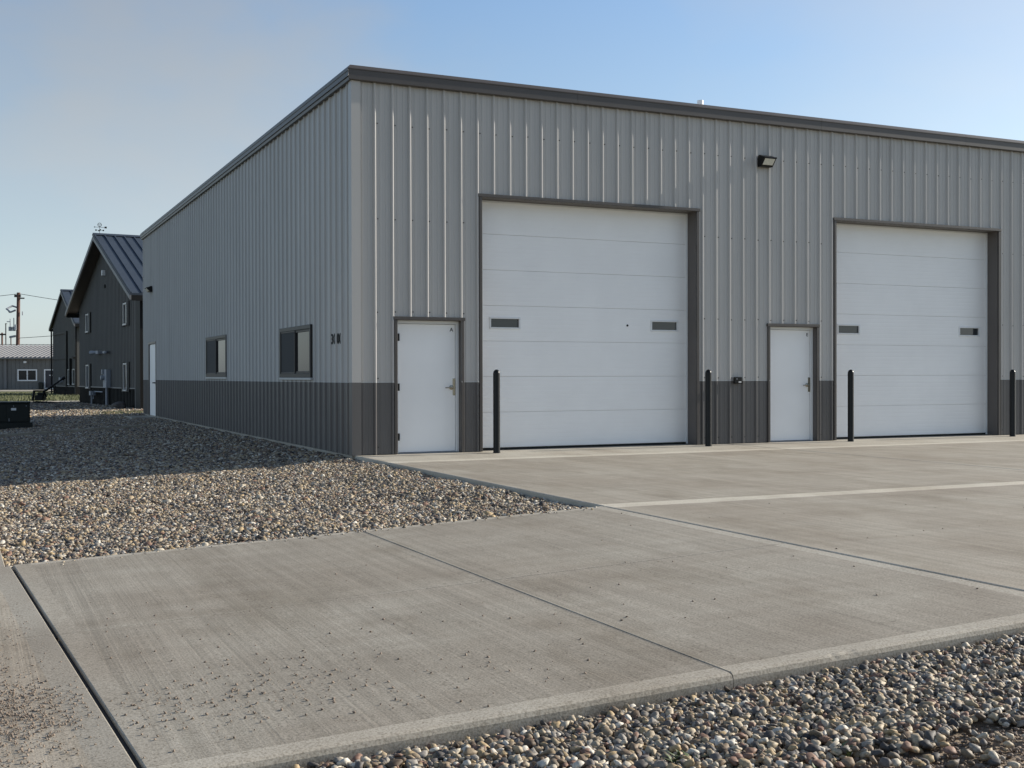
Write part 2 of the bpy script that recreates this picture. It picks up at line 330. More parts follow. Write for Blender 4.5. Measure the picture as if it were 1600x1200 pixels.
def seal(pts, zf, w):
    b = MB()
    for (xa, ya), (xb, yb) in zip(pts[:-1], pts[1:]):
        b.add([(xa - w, ya, zf(xa)), (xa + w, ya, zf(xa)), (xb + w, yb, zf(xb)), (xb - w, yb, zf(xb)), (xa - w, ya, zf(xa) - .1), (xa + w, ya, zf(xa) - .1), (xb + w, yb, zf(xb) - .1), (xb - w, yb, zf(xb) - .1)],
              [(0, 1, 2, 3), (4, 7, 6, 5), (0, 4, 5, 1), (1, 5, 6, 2), (2, 6, 7, 3), (3, 7, 4, 0)])
    return b.build('joint_filler', M['seal'], drive)
for ya, yb in ((-17.0, -14.0), (-13.9, -11.2), (-11.1, -8.32)): seal([(-5.213 + xl(ya), ya), (-5.213 + xl(yb), yb)], lambda x: zs(x) - 0.022, 0.0125)
seal([(0.0, YK + 0.05), (0.0, -8.26)], lambda x: -0.014, 0.0115)
seal([(-2.499, YK + 0.05), (-2.499, -8.27)], lambda x: zs(x) - 0.010, 0.0028)
b = MB()
for xa, xb in ((-5.05, -2.505), (-2.49, -0.02)): b.box(xa, xb, Y3 - 0.0125, Y3 - 0.0005, -0.1, -0.002, xf=lambda v: Vector((v.x, v.y, v.z + zs(v.x))))
b.build('saw_cut', M['seal'], drive)['kind'] = 'stuff'
bed = sheet('gravel_bed', -6.4, 0.0, -8.25, 24.7, gz, M['bed'], 0.25)
bed2 = sheet('gravel_yard', -6.4, 9.0, 24.7, 47.0, gz, M['bed'], 0.5)
edging = MB(); edging.box(-5.3, -1.0, 15.15, 15.27, -0.4, -0.02, xf=lambda v: Vector((v.x, v.y + (v.x + 5) * 0.25, v.z + zs(v.x) - 0.0)))
tag(edging.build('path_edging', M['edge']), kind='structure')

def zfront(x, y):
    return zs(x) - 0.105 - 0.03 * sstep(-13.9, -16, y) + noise.noise(Vector((x * 1.1, y * 1.1, 9))) * 0.02
bedf = sheet('roadside_gravel_bed', -5.8, 6.0, -18.5, YK - 0.005, zfront, M['dirt'], 0.15)

# ---------------------------------------------------------------- stones
PCOL = bpy.data.collections.new('pebble_shapes')
PEB = []
for i in range(9):
    bm = bmesh.new(); bmesh.ops.create_icosphere(bm, subdivisions=2, radius=1.0)
    off = Vector((i * 7.3, i * 3.1, i * 1.7)); sx, sy, sz = rnd.uniform(1.15, 1.65), rnd.uniform(0.80, 1.05), rnd.uniform(0.5, 0.78)
    for v in bm.verts:
        d = v.co.normalized(); k = 1 + noise.noise(d * 0.9 + off) * 0.5 + noise.noise(d * 1.9 + off) * 0.36
        v.co = Vector((d.x * sx, d.y * sy, d.z * sz)) * k
    me = bpy.data.meshes.new('pebble'); bm.to_mesh(me); bm.free(); me.materials.append(M['stone'])
    for p in me.polygons: p.use_smooth = True
    PEB.append(me); o = bpy.data.objects.new('pebble', me); PCOL.objects.link(o)

GCOL = bpy.data.collections.new('grit_shapes')
for i in range(4):
    me = PEB[i].copy(); me.materials.clear(); me.materials.append(M['grit']); GCOL.objects.link(bpy.data.objects.new('grit', me))

def scatter_group(name, smin, smax, flat_=0.5, coll=None):
    ng = bpy.data.node_groups.new(name, 'GeometryNodeTree')
    ng.interface.new_socket('Geometry', in_out='INPUT', socket_type='NodeSocketGeometry')
    ng.interface.new_socket('Geometry', in_out='OUTPUT', socket_type='NodeSocketGeometry')
    n, l = ng.nodes, ng.links
    gi, go = n.new('NodeGroupInput'), n.new('NodeGroupOutput')
    ci = n.new('GeometryNodeCollectionInfo'); ci.inputs['Collection'].default_value = coll or PCOL
    ci.inputs['Separate Children'].default_value = True; ci.inputs['Reset Children'].default_value = True
    ip = n.new('GeometryNodeInstanceOnPoints'); ip.inputs['Pick Instance'].default_value = True
    rv = n.new('FunctionNodeRandomValue'); rv.data_type = 'FLOAT_VECTOR'
    rv.inputs[0].default_value = (-flat_, -flat_, 0); rv.inputs[1].default_value = (flat_, flat_, 6.283)
    er = n.new('FunctionNodeEulerToRotation')
    s1 = n.new('FunctionNodeRandomValue'); s1.data_type = 'FLOAT'; s1.inputs[2].default_value = smin ** 0.5; s1.inputs[3].default_value = smax ** 0.5; s1.inputs['Seed'].default_value = 5
    pw = n.new('ShaderNodeMath'); pw.operation = 'MULTIPLY'
    l.new(s1.outputs[1], pw.inputs[0]); l.new(s1.outputs[1], pw.inputs[1])
    l.new(gi.outputs[0], ip.inputs['Points']); l.new(ci.outputs[0], ip.inputs['Instance'])
    l.new(rv.outputs[0], er.inputs[0]); l.new(er.outputs[0], ip.inputs['Rotation']); l.new(pw.outputs[0], ip.inputs['Scale'])
    l.new(ip.outputs[0], go.inputs[0]); return ng
def scatter(name, pts, smin, smax, parent, flat_=0.5, coll=None):
    me = bpy.data.meshes.new(name); me.from_pydata(pts, [], []); me.materials.append(M['stone'])
    o = link(name, me, parent); o['kind'] = 'stuff'
    md = o.modifiers.new('scatter', 'NODES'); md.node_group = scatter_group(name + '_nodes', smin, smax, flat_, coll); return o
def fill(x0, x1, y0, y1, dens, zf, keep=None):
    out = []
    for _ in range(int((x1 - x0) * (y1 - y0) * dens)):
        x, y = rnd.uniform(x0, x1), rnd.uniform(y0, y1)
        if keep is None or keep(x, y): out.append((x, y, zf(x, y) + rnd.uniform(0.0, 0.018)))
    return out
scatter('gravel', fill(-6.1, -0.03, -8.22, 1.0, 2000, gz, lambda x, y: x > -5.24 + xl(y)), 0.008, 0.024, bed, 0.8)
scatter('gravel', fill(-6.1, -0.05, 1.0, 24.6, 620, gz, lambda x, y: x > -5.2 + xl(y) and not (x > -0.84 and 21.25 < y < 23.2)), 0.014, 0.034, bed, 0.6)
scatter('gravel', fill(-6.1, 1.5, 24.7, 46.5, 150, gz, lambda x, y: not (y > 30.8 and x > 0.75 - (y - 30.85) * 0.081)), 0.03, 0.06, bed2, 0.6)

def px(P):
    d = Vector(P) - CAM; w = d.dot(Fw)
    return (800 + FPX * d.dot(Rt) / w, 600 - FPX * d.dot(Up) / w, w) if w > 0.2 else (-1, -1, -1)
def in_bed(x, y):
    lim = -14.88 - 0.9 * max(0, -2.65 - x) + noise.noise(Vector((x * 2.3, y * 2.3, 0))) * 0.12
    return y > lim or rnd.random() < 0.08
def zst(x, y): return zfront(x, y) + 0.028 * sstep(-15.6, -14.6, y)
fpts = fill(-5.75, 2.0, -16.6, YK - 0.03, 3000, zst, in_bed)
big = []
for p in fpts:
    u, v, w = px(p)
    if 0 < u < 1600 and 0 < v < 1200: big.append((w, p))
big.sort(); chosen = []
cells = set()
for w, p in big:                     # the stones that show largest, at least a few centimetres apart
    c = (int(p[0] / 0.054), int(p[1] / 0.054))
    if c in cells: continue
    cells.add(c); chosen.append(p)
    if len(chosen) == 300: break
cs = set(chosen)
scatter('gravel', [p for p in fpts if p not in cs], 0.006, 0.024, bedf, 0.9)
for p in chosen:
    o = bpy.data.objects.new('stone', PEB[rnd.randrange(len(PEB))]); COL.objects.link(o); o.parent = bedf
    s = rnd.uniform(0.012, 0.026); o.scale = (s, s, s); o.rotation_euler = (rnd.uniform(-.6, .6), rnd.uniform(-.6, .6), rnd.uniform(0, 6.28))
    o.location = (p[0], p[1], p[2] + 0.010)
scatter('gravel', [(x, y, z + 0.006) for x, y, z in fill(-6.1, -0.05, -8.22, 1.0, 22, gz, lambda x, y: x > -5.2 + xl(y))], 0.026, 0.042, bed, 0.7)
sp = [(x, y, zs(x) + 0.004) for x, y in [(rnd.uniform(-5.2, -0.1), -8.26 - abs(rnd.gauss(0, 0.07))) for _ in range(110)]]
scatter('gravel', sp, 0.005, 0.013, drive, 0.5)
# small grit lying on the slabs
gp = []
for cx, cy, sx, sy, k in ((-4.75, -13.05, 0.50, 0.28, 330), (-4.1, -12.9, 0.6, 0.45, 120), (-3.0, -12.5, 1.3, 0.9, 60), (-2.0, -10.8, 1.7, 1.7, 45), (1.5, -10.5, 1.8, 1.5, 25), (-5.0, -11.8, 0.3, 0.8, 40)):
    for _ in range(k):
        x, y = rnd.gauss(cx, sx), rnd.gauss(cy, sy)
        if -5.15 < x < 4 and YK + 0.05 < y < -8.3: gp.append((x, y, zs(x) + 0.002))
scatter('loose_grit', gp, 0.002, 0.0074, drive, 0.7, GCOL)
gp = []
for _ in range(2200):
    x, y = rnd.gauss(-5.58, 0.16), rnd.gauss(-12.75, 0.35) if rnd.random() < 0.75 else rnd.uniform(-14, -9.5)
    if -6.6 < x < -5.25 + xl(y): gp.append((x, y, zs(x) + 0.002))
scatter('loose_grit', gp, 0.0015, 0.006, walk, 0.7, GCOL)
scatter('loose_dirt', fill(-4.4, -0.6, -16.4, -14.7, 3500, zfront, lambda x, y: not in_bed(x, y)), 0.002, 0.011, bedf, 0.7, GCOL)

# ---------------------------------------------------------------- main building
H, HB, LEN, WID = 6.12, 1.19, 24.4, 18.4
RIB0, RS_FRONT, RS_SIDE, SIDE0 = 0.369, 0.3048, 0.335, 0.247
shop = thing('metal_workshop', (0, 0, 0), 'large grey ribbed metal workshop with two white overhead doors', 'building')
PROF = [(-0.031, 0), (-0.0185, 0.025), (-0.009, 0.034), (0.009, 0.034), (0.0185, 0.025), (0.031, 0)]
MIN = [(-0.022, 0), (-0.014, 0.006), (0.014, 0.006), (0.022, 0)]
def ribs_between(a, c, start):
    RS = RS_SIDE if start == SIDE0 else RS_FRONT
    k0 = int(math.floor((a - start) / RS)) - 1; k1 = int(math.ceil((c - start) / RS)) + 1; pts = []
    for k in range(k0, k1 + 1):
        x = start + k * RS
        pts += [(x + u, h) for u, h in PROF] + [(x + RS / 3 + u, h) for u, h in MIN] + [(x + 2 * RS / 3 + u, h) for u, h in MIN]
    pts.sort(); return pts
def hgt(pts, x):
    for (a, ha), (c, hc) in zip(pts[:-1], pts[1:]):
        if a <= x <= c: return ha if c - a < 1e-9 else ha + (hc - ha) * (x - a) / (c - a)
    return 0.0
def sheet_panel(name, m, xa, xb, z0, z1, start, openings, place, parent, off=0.0):
    pts = ribs_between(xa, xb, start)
    xs = sorted(set([xa, xb] + [round(x, 5) for x, _ in pts if xa < x < xb] + [x for o in openings for x in o[:2] if xa < x < xb]))
    b = MB()
    for a, c in zip(xs[:-1], xs[1:]):
        if c - a < 1e-6: continue
        mid = (a + c) / 2; iv = [(z0, z1)]
        for o in openings:
            if o[0] < mid < o[1]:
                nv = []
                for p, q in iv:
                    if o[3] <= p or o[2] >= q: nv.append((p, q)); continue
                    if o[2] > p: nv.append((p, o[2]))
                    if o[3] < q: nv.append((o[3], q))
                iv = nv
        ha, hc = hgt(pts, a) + off, hgt(pts, c) + off
        for p, q in iv:
            if q - p > 0.002: b.add([place(a, ha, p), place(c, hc, p), place(c, hc, q), place(a, ha, q)], [(0, 1, 2, 3)])
    if b.f: return b.build(name, m, parent)
front = lambda x, h, z: Vector((x, -h, z))
side = lambda y, h, z: Vector((-h, y, z))
OPEN_F = [(0.75, 1.89, -1, 2.225), (2.28, 6.63, -1, 4.345), (8.31, 9.43, -1, 2.235), (9.92, 14.30, -1, 4.355)]
OPEN_S = [(2.48, 4.74, 1.27, 2.22), (10.05, 12.6, 1.28, 2.28), (21.45, 23.0, -1, 2.42)]
def clad(place, length, start, openings):
    w3 = 3 * (RS_SIDE if start == SIDE0 else RS_FRONT)
    edges = [0.0] + [start + w3 * k for k in range(60) if start + w3 * k < length] + [length]
    for a, c in zip(edges[:-1], edges[1:]):
        sheet_panel('wall_panel', M['panel'], a, c, HB, H, start, openings, place, shop)
        sheet_panel('wainscot_panel', M['wains'], a, c, 0.005, HB, start, openings, place, shop)
    ed = [0.0] + [e for o in sorted(openings) if o[2] < HB < o[3] for e in o[:2]] + [length]
    for a, c in zip(ed[::2], ed[1::2]): sheet_panel('flashing', M['flash'], a, c, HB - 0.004, HB + 0.012, start, [], place, shop, 0.003)
clad(front, WID, RIB0, OPEN_F); clad(side, LEN, SIDE0, OPEN_S)
# screws on the ribs' flats
for place, L_, st, ops in ((front, WID, RIB0, OPEN_F), (side, LEN, SIDE0, OPEN_S)):
    b = MB(); k = 0; RS = RS_SIDE if st == SIDE0 else RS_FRONT
    while st + k * RS < L_:
        x = st + k * RS + 0.05
        for z in (5.43, 3.88, 2.35, 1.255, 0.12):
            if any(o[0] - 0.1 < x < o[1] + 0.1 and o[2] < z < o[3] + 0.1 for o in ops): continue
            zz = z + rnd.uniform(-0.01, 0.01); xx = x + rnd.uniform(-0.006, 0.006)
            b.add([place(xx + 0.011 * math.cos(t), 0.009 if i < 6 else 0.001, zz + 0.011 * math.sin(t)) for i, t in enumerate([j * math.pi / 3 for j in range(6)] * 2)],
                  [(0, 1, 2, 3, 4, 5)] + [(i, (i + 1) % 6, 6 + (i + 1) % 6, 6 + i) for i in range(6)])
        k += 1
    b.build('screws', M['bronze'], shop)['kind'] = 'stuff'
# structure behind the sheets: the other walls, roof
b = MB(); b.box(WID - 0.1, WID, 0.02, LEN, 0, H + 0.1); b.box(0.02, WID, LEN - 0.1, LEN, 0, H + 0.1); b.build('wall', M['panel'], shop)
b = MB(); b.box(0.02, WID, 0.02, LEN, H + 0.05, H + 0.14); b.build('roof', M['roofing'], shop)
b = MB(); b.box(-0.028, 0.03, 0.0, LEN, -0.45, 0.0); b.build('foundation', M['edge'], shop)
b = MB(); b.box(0.06, 0.10, 0.36, LEN - 0.2, 0.0, H); b.box(0.1, 0.72, 0.34, 0.40, 0, H); b.build('liner', M['blackm'], shop)
# corner trim (folded angle, stands as proud as the ribs)
for zz0, zz1, mm in ((HB, H, 'panel'), (0.0, HB, 'wains')):
    b = MB()
    b.prism([(-0.036, -0.042), (0.118, -0.042), (0.128, -0.001), (-0.001, -0.001), (-0.001, 0.132), (-0.036, 0.122)],
            lambda a, c: (a, c, zz0), lambda a, c: (a, c, zz1))
    b.build('corner_trim', M[mm], shop)
# fascia
FP = [(0.0, H - 0.03), (-0.085, H - 0.03), (-0.092, H - 0.02), (-0.092, H + 0.135), (-0.105, H + 0.14), (-0.105, H + 0.155), (-0.055, H + 0.215), (0.03, H + 0.22), (0.03, H + 0.10)]
xs = [-0.105, 4.1, 9.5, 13.3, WID]
for a, c in zip(xs[:-1], xs[1:]):
    b = MB(); b.prism(FP, lambda p, q, A=a: ((A if A > 0 else A - min(0, p + 0.105)) , p, q) if A > 0 else (p, p, q), lambda p, q, C=c: (C - 0.004, p, q)); b.build('fascia', M['trim'], shop)
ys = [0, 6.1, 12.2, 18.3, LEN + 0.1]
FS = [(0.0, H - 0.03), (-0.075, H - 0.03), (-0.08, H + 0.02), (-0.098, H + 0.03), (-0.098, H + 0.10), (-0.105, H + 0.11), (-0.105, H + 0.155), (-0.055, H + 0.215), (0.03, H + 0.22), (0.03, H + 0.10)]
for a, c in zip(ys[:-1], ys[1:]):
    b = MB(); b.prism(FS, (lambda p, q: (p, p + 0.0005, q)) if a == 0 else (lambda p, q, A=a: (p, A, q)), lambda p, q, C=c: (p, C - 0.004, q)); b.build('gutter', M['trim'], shop)
b = MB(); b.tube([(8.76, 3.0, H), (8.76, 3.0, 7.22)], 0.055, 14); b.tube([(8.76, 3.0, 7.16), (8.76, 3.0, 7.25)], 0.068, 14); b.build('vent_pipe', M['whitetrim'], shop, True)

def opening_trim(x0, x1, zt, dep, w=0.055, wl_=None):
    wl_ = wl_ or w
    for a, c in ((x0 - w, x0), (x1, x1 + w)):
        b = MB(); b.box(a, c, -0.036, 0.0, 0.004, zt + 0.0, bev=0.004); b.build('jamb_trim', M['trim'], shop)
    b = MB(); b.box(x0 - w - 0.02, x1 + w + 0.02, -0.044, 0.0, zt + 0.001, zt + 0.055, bev=0.004); b.build('head_trim', M['trim'], shop)
    b = MB(); b.box(x0 - 0.02, x0, 0.002, dep + 0.06, 0.004, zt); b.box(x1, x1 + 0.02, 0.002, dep + 0.06, 0.004, zt); b.box(x0, x1, 0.002, dep + 0.06, zt - 0.001, zt + 0.02)
    b.build('reveal', M['reveal'], shop)

def garage(x0, x1, zt, wins, dep=0.30, key=None):
    opening_trim(x0, x1, zt, dep)
    b = MB(); b.box(x0, x1, dep + 0.055, dep + 0.075, 0.012, zt); d = b.build('overhead_door', M['whitetrim'], shop)
    b = MB(); b.box(x0 + 0.004, x1 - 0.004, dep - 0.004, dep + 0.05, 0.002, 0.035); b.build('bottom_seal', M['seal'], d)
    hgt_ = (zt + 0.035 - 0.04) / 7
    prof = []
    n = 8
    for i in range(n):                       # shallow pinstripe grooves across each section
        za, zb = i / n, (i + 1) / n
        prof += [(0.0, za + 0.012), (0.0, zb - 0.03), (0.0012, zb - 0.018), (0.0012, zb)]
    for s in range(7):
        zb = 0.04 + s * hgt_; ws = [w for w in wins] if s == 3 else []
        spans = []; cur = x0 + 0.003
        wz0, wz1 = 2.135 - zb, 2.30 - zb
        for w in ws: spans.append((cur, w[0], False)); spans.append((w[0], w[1], True)); cur = w[1]
        spans.append((cur, x1 - 0.003, False))
        b = MB()
        P = [(y + dep, 0.006 + z * (hgt_ - 0.012)) for y, z in prof]
        P[0] = (dep + 0.0025, 0.0025); P.insert(1, (dep, 0.006)); P[-1] = (dep + 0.0012, hgt_ - 0.001)
        for a, c, win in spans:
            if not win: b.prism(P + [(dep + 0.05, hgt_ - 0.004), (dep + 0.05, 0.004)], lambda p, q, A=a: (A, p, zb + q), lambda p, q, C=c: (C, p, zb + q))
            else:
                lo = [p for p in P if p[1] < wz0]; hi = [p for p in P if p[1] > wz1]
                b.prism(lo + [(dep, wz0), (dep + 0.05, wz0), (dep + 0.05, 0.004)], lambda p, q, A=a: (A, p, zb + q), lambda p, q, C=c: (C, p, zb + q))
                b.prism([(dep, wz1)] + hi + [(dep + 0.05, hgt_ - 0.004), (dep + 0.05, wz1)], lambda p, q, A=a: (A, p, zb + q), lambda p, q, C=c: (C, p, zb + q))
        b.build('door_section', M['white'], d)
    for a, c in wins:
        b = MB(); za, zb = 2.135, 2.30
        for q in ((a - 0.02, c + 0.02, zb - 0.008, zb + 0.022), (a - 0.02, c + 0.02, za - 0.022, za + 0.008), (a - 0.02, a + 0.008, za + 0.008, zb - 0.008), (c - 0.008, c + 0.02, za + 0.008, zb - 0.008)):
            b.box(q[0], q[1], dep - 0.012, dep + 0.03, q[2], q[3], bev=0.003)
        b.build('window_frame', M['whitetrim'], d)
        b = MB(); b.box(a + 0.008, c - 0.008, dep + 0.022, dep + 0.028, za + 0.008, zb - 0.008); b.build('pane', M['glass2'], d)
    b = MB(); b.box(x1 - 0.03, x1 - 0.002, dep - 0.03, dep - 0.006, 0.01, zt - 0.005); b.box(x0 + 0.03, x1 - 0.034, dep - 0.03, dep - 0.006, zt - 0.035, zt - 0.006); b.build('weather_strip', M['whitetrim'], d)
    if key:
        b = MB(); b.tube([(key, dep - 0.008, 2.215), (key, dep + 0.01, 2.215)], 0.02, 10); b.build('keyhole', M['blackm'], d)
garage(2.28, 6.63, 4.345, [(2.575, 3.13), (5.85, 6.41)], key=5.33)
garage(9.92, 14.30, 4.355, [(10.24, 10.78), (13.52, 14.08)])

def entry(x0, x1, zt, letter, dep=0.11):
    opening_trim(x0, x1, zt, dep, 0.05)
    fw = 0.055
    b = MB(); b.box(x0 + 0.002, x0 + fw, dep - 0.03, dep + 0.07, 0.004, zt - 0.004, bev=0.004); b.box(x1 - fw, x1 - 0.002, dep - 0.03, dep + 0.07, 0.004, zt - 0.004, bev=0.004)
    b.box(x0 + fw, x1 - fw, dep - 0.03, dep + 0.07, zt - fw, zt - 0.004); f = b.build('door_frame', M['whitetrim'], shop)
    a, c, top = x0 + fw + 0.006, x1 - fw - 0.006, zt - fw - 0.006
    b = MB(); b.box(a, c, dep, dep + 0.045, 0.022, top, bev=0.003); d = b.build('door', M['white'], shop)
    b = MB(); b.box(x0 + fw, x1 - fw, dep - 0.04, dep + 0.05, 0.002, 0.016); b.build('threshold', M['grey'], f)
    for z in (1.94, 1.11, 0.28):
        b = MB(); b.tube([(a - 0.006, dep - 0.010, z - 0.065), (a - 0.006, dep - 0.010, z + 0.065)], 0.011, 8); b.box(a - 0.03, a + 0.012, dep - 0.033, dep - 0.002, z - 0.06, z + 0.06); b.build('hinge', M['blackm'], d)
    lx = c - 0.07
    b = MB(); b.tube([(lx, dep + 0.002, 1.10), (lx, dep - 0.012, 1.10), (lx, dep - 0.016, 1.10)], [0.040, 0.038, 0.026], 16); b.tube([(lx, dep - 0.012, 1.10), (lx, dep - 0.055, 1.10)], 0.014, 10)
    b.tube([(lx + 0.01, dep - 0.055, 1.10), (lx - 0.05, dep - 0.058, 1.098), (lx - 0.125, dep - 0.048, 1.095)], [0.013, 0.011, 0.009], 8); b.build('lever_handle', M['chrome'], d, True)
    b = MB(); b.box(c - 0.045, c + 0.022, dep - 0.006, dep, 0.965, 1.25, bev=0.0015); b.tube([(c - 0.012, dep - 0.01, 1.225), (c - 0.012, dep, 1.225)], 0.012, 8); b.tube([(c - 0.012, dep - 0.01, 0.99), (c - 0.012, dep, 0.99)], 0.012, 8)
    b.build('latch_guard', M['chrome'], d)
    o = link('door_letter', text_mesh(letter, 0.090, 0.001), d); o.data.materials.clear(); o.data.materials.append(M['black'])
    o.matrix_world = Matrix.Translation((c - 0.065, dep - 0.002, top - 0.115)) @ Matrix.Rotation(R(90), 4, 'X')
    return d
entry(0.75, 1.89, 2.225, 'A')['label'] = 'white entry door lettered A with lever handle'
entry(8.31, 9.43, 2.235, 'E')['label'] = 'white entry door lettered E with lever handle'

def side_window(y0, y1, z0, z1):
    w = 0.075
    def fr_(b, ya, yb, za, zb, t, x0, x1):
        b.box(x0, x1, ya, yb, zb - t, zb, bev=0.004); b.box(x0, x1, ya, yb, za, za + t, bev=0.004)
        b.box(x0, x1, ya, ya + t, za + t, zb - t, bev=0.004); b.box(x0, x1, yb - t, yb, za + t, zb - t, bev=0.004)
    b = MB(); fr_(b, y0 - 0.02, y1 + 0.02, z0 - 0.0, z1 + 0.02, w, -0.045, 0.05); f = b.build('window', M['bronze'], shop)
    b = MB(); b.box(-0.05, 0.0, y0 - 0.06, y1 + 0.05, z0 - 0.045, z0 - 0.003, bev=0.004); b.build('sill', M['flash'], f)
    mid = (y0 + y1) / 2; t = 0.045
    b = MB(); fr_(b, y0 + w - 0.02, mid + 0.02, z0 + w, z1 - w + 0.02, t, -0.02, 0.03); b.build('sash', M['bronze'], f)
    b = MB(); fr_(b, mid - 0.01, y1 - w + 0.02, z0 + w, z1 - w + 0.02, 0.03, -0.036, -0.021); b.build('screen_frame', M['bronze'], f)
    b = MB(); b.box(-0.002, 0.004, y0 + w + 0.02, mid - 0.02, z0 + w + 0.03, z1 - w - 0.02); b.build('pane', M['glass'], f)
    b = MB(); b.box(-0.029, -0.026, mid + 0.02, y1 - w - 0.01, z0 + w + 0.02, z1 - w - 0.01); b.build('screen', M['screen'], f)
side_window(2.48, 4.74, 1.27, 2.22); side_window(10.05, 12.6, 1.28, 2.28)
# side door near the far corner
b = MB(); b.box(-0.04, 0.08, 21.40, 21.46, -0.02, 2.45); b.box(-0.04, 0.08, 22.98, 23.05, -0.02, 2.45); b.box(-0.04, 0.08, 21.46, 22.98, 2.38, 2.45); f = b.build('door_frame', M['trim'], shop)
b = MB(); b.box(-0.005, 0.05, 21.47, 22.97, -0.01, 2.37, bev=0.003); d = b.build('door', M['white'], shop); d['label'] = 'white side door in the far end of the long wall'
b = MB(); b.tube([(-0.005, 21.62, 1.09), (-0.07, 21.62, 1.09), (-0.07, 21.85, 1.09)], 0.02, 8); b.build('lever_handle', M['blackm'], d)
# house numbers on the side wall, two digits on each flat between ribs
for ch, y in (('3', 1.165), ('0', 1.02), ('0', 0.82), ('0', 0.68)):
    o = link('house_number', text_mesh(ch, 0.25, 0.004), shop); o.data.materials.clear(); o.data.materials.append(M['blackm'])
    o.matrix_world = Matrix.Translation((-0.012, y, 1.845)) @ Matrix.Rotation(R(-90), 4, 'Z') @ Matrix.Rotation(R(90), 4, 'X') @ Matrix.Scale(1.0, 4, (1, 0, 0))

# ---------------------------------------------------------------- things on and by the building
def wall_light(c, place, label, w=0.28, s=1.0):
    t = thing('wall_light', c, label, 'wall light', 'wall lights on the metal workshop')
    pr = [(0.0, 0.0), (0.0, 0.215), (0.05, 0.225), (0.20, 0.165), (0.205, 0.145), (0.10, 0.015), (0.09, 0.0)]
    b = MB(); b.prism(pr, lambda a, z: place(-w / 2, a * s, z * s), lambda a, z: place(w / 2, a * s, z * s)); b.build('housing', M['black'], t)
    b = MB()
    ln = [(0.197, 0.135), (0.112, 0.03)]; o_ = 0.006
    b.add([place(-w / 2 + 0.025, (ln[0][0] + o_) * s, ln[0][1] * s), place(w / 2 - 0.025, (ln[0][0] + o_) * s, ln[0][1] * s), place(w / 2 - 0.025, (ln[1][0] + o_) * s, ln[1][1] * s), place(-w / 2 + 0.025, (ln[1][0] + o_) * s, ln[1][1] * s),
           place(-w / 2 + 0.025, ln[0][0] * s - 0.004, ln[0][1] * s), place(w / 2 - 0.025, ln[0][0] * s - 0.004, ln[0][1] * s), place(w / 2 - 0.025, ln[1][0] * s - 0.004, ln[1][1] * s), place(-w / 2 + 0.025, ln[1][0] * s - 0.004, ln[1][1] * s)],
          [(0, 1, 2, 3), (4, 5, 1, 0), (5, 6, 2, 1), (6, 7, 3, 2), (7, 4, 0, 3)])
    b.build('lens', M['lens'], t)
    b = MB(); b.add([place(-w / 2 - 0.006, 0.205 * s, 0.172 * s), place(w / 2 + 0.006, 0.205 * s, 0.172 * s), place(w / 2 + 0.006, 0.225 * s, 0.150 * s), place(-w / 2 - 0.006, 0.225 * s, 0.150 * s),
                     place(-w / 2 - 0.006, 0.19 * s, 0.165 * s), place(w / 2 + 0.006, 0.19 * s, 0.165 * s), place(w / 2 + 0.006, 0.205 * s, 0.142 * s), place(-w / 2 - 0.006, 0.205 * s, 0.142 * s)],
                    [(0, 1, 2, 3), (7, 6, 5, 4), (0, 4, 5, 1), (1, 5, 6, 2), (2, 6, 7, 3), (3, 7, 4, 0)]); b.build('hood', M['black'], t)
wall_light((8.16, -0.03, 5.27), lambda w, o, z: Vector((8.16 + w, -0.03 - o, 5.27 + z)), 'black wedge shaped wall light high on the front wall between the overhead doors')
wall_light((-0.03, 22.4, 4.12), lambda w, o, z: Vector((-0.03 - o, 22.4 + w, 4.12 + z)), 'small black wall light high above the side door', 0.42, 0.85)
t = thing('intercom_box', (7.53, -0.03, 1.13), 'small black entry keypad box mounted on the wall where the grey tones meet', 'keypad')
b = MB(); b.box(7.445, 7.615, -0.085, -0.030, 1.135, 1.262, bev=0.008); b.build('housing', M['black'], t)
b = MB(); b.box(7.53, 7.59, -0.090, -0.0855, 1.155, 1.178); b.build('label_plate', M['label'], t)
b = MB(); b.tube([(7.49, -0.092, 1.225), (7.49, -0.084, 1.225)], 0.012, 10); b.build('button', M['grey'], t)

def bollard_bm():
    b = MB(); rr = 0.058; pts, rad = [(0, 0, 0), (0, 0, 0.02), (0, 0, 1.33)], [rr + 0.004, rr, rr]
    for k in range(1, 7):
        a = k * math.pi / 12; pts.append((0, 0, 1.33 + rr * 1.25 * math.sin(a))); rad.append(max(0.002, rr * math.cos(a)))
    b.tube(pts, rad, 28); return b
BL = ['black domed bollard at the left jamb of the overhead door beside entry A', 'black domed bollard at the right jamb of the overhead door beside entry A',
      'black domed bollard at the left jamb of the overhead door beside entry E', 'black domed bollard at the right jamb of the overhead door beside entry E']
proto = None
for i, (x, y) in enumerate(((2.36, -0.43), (6.59, -0.46), (9.93, -0.43), (14.19, -0.50))):
    if proto is None: proto = bollard_bm().build('bollard', M['black'], None, True)
    o = proto if i == 0 else proto.copy()
    if i: COL.objects.link(o)
    o.location = (x, y, 0); tag(o, BL[i], 'bollard', 'bollards in front of the workshop')

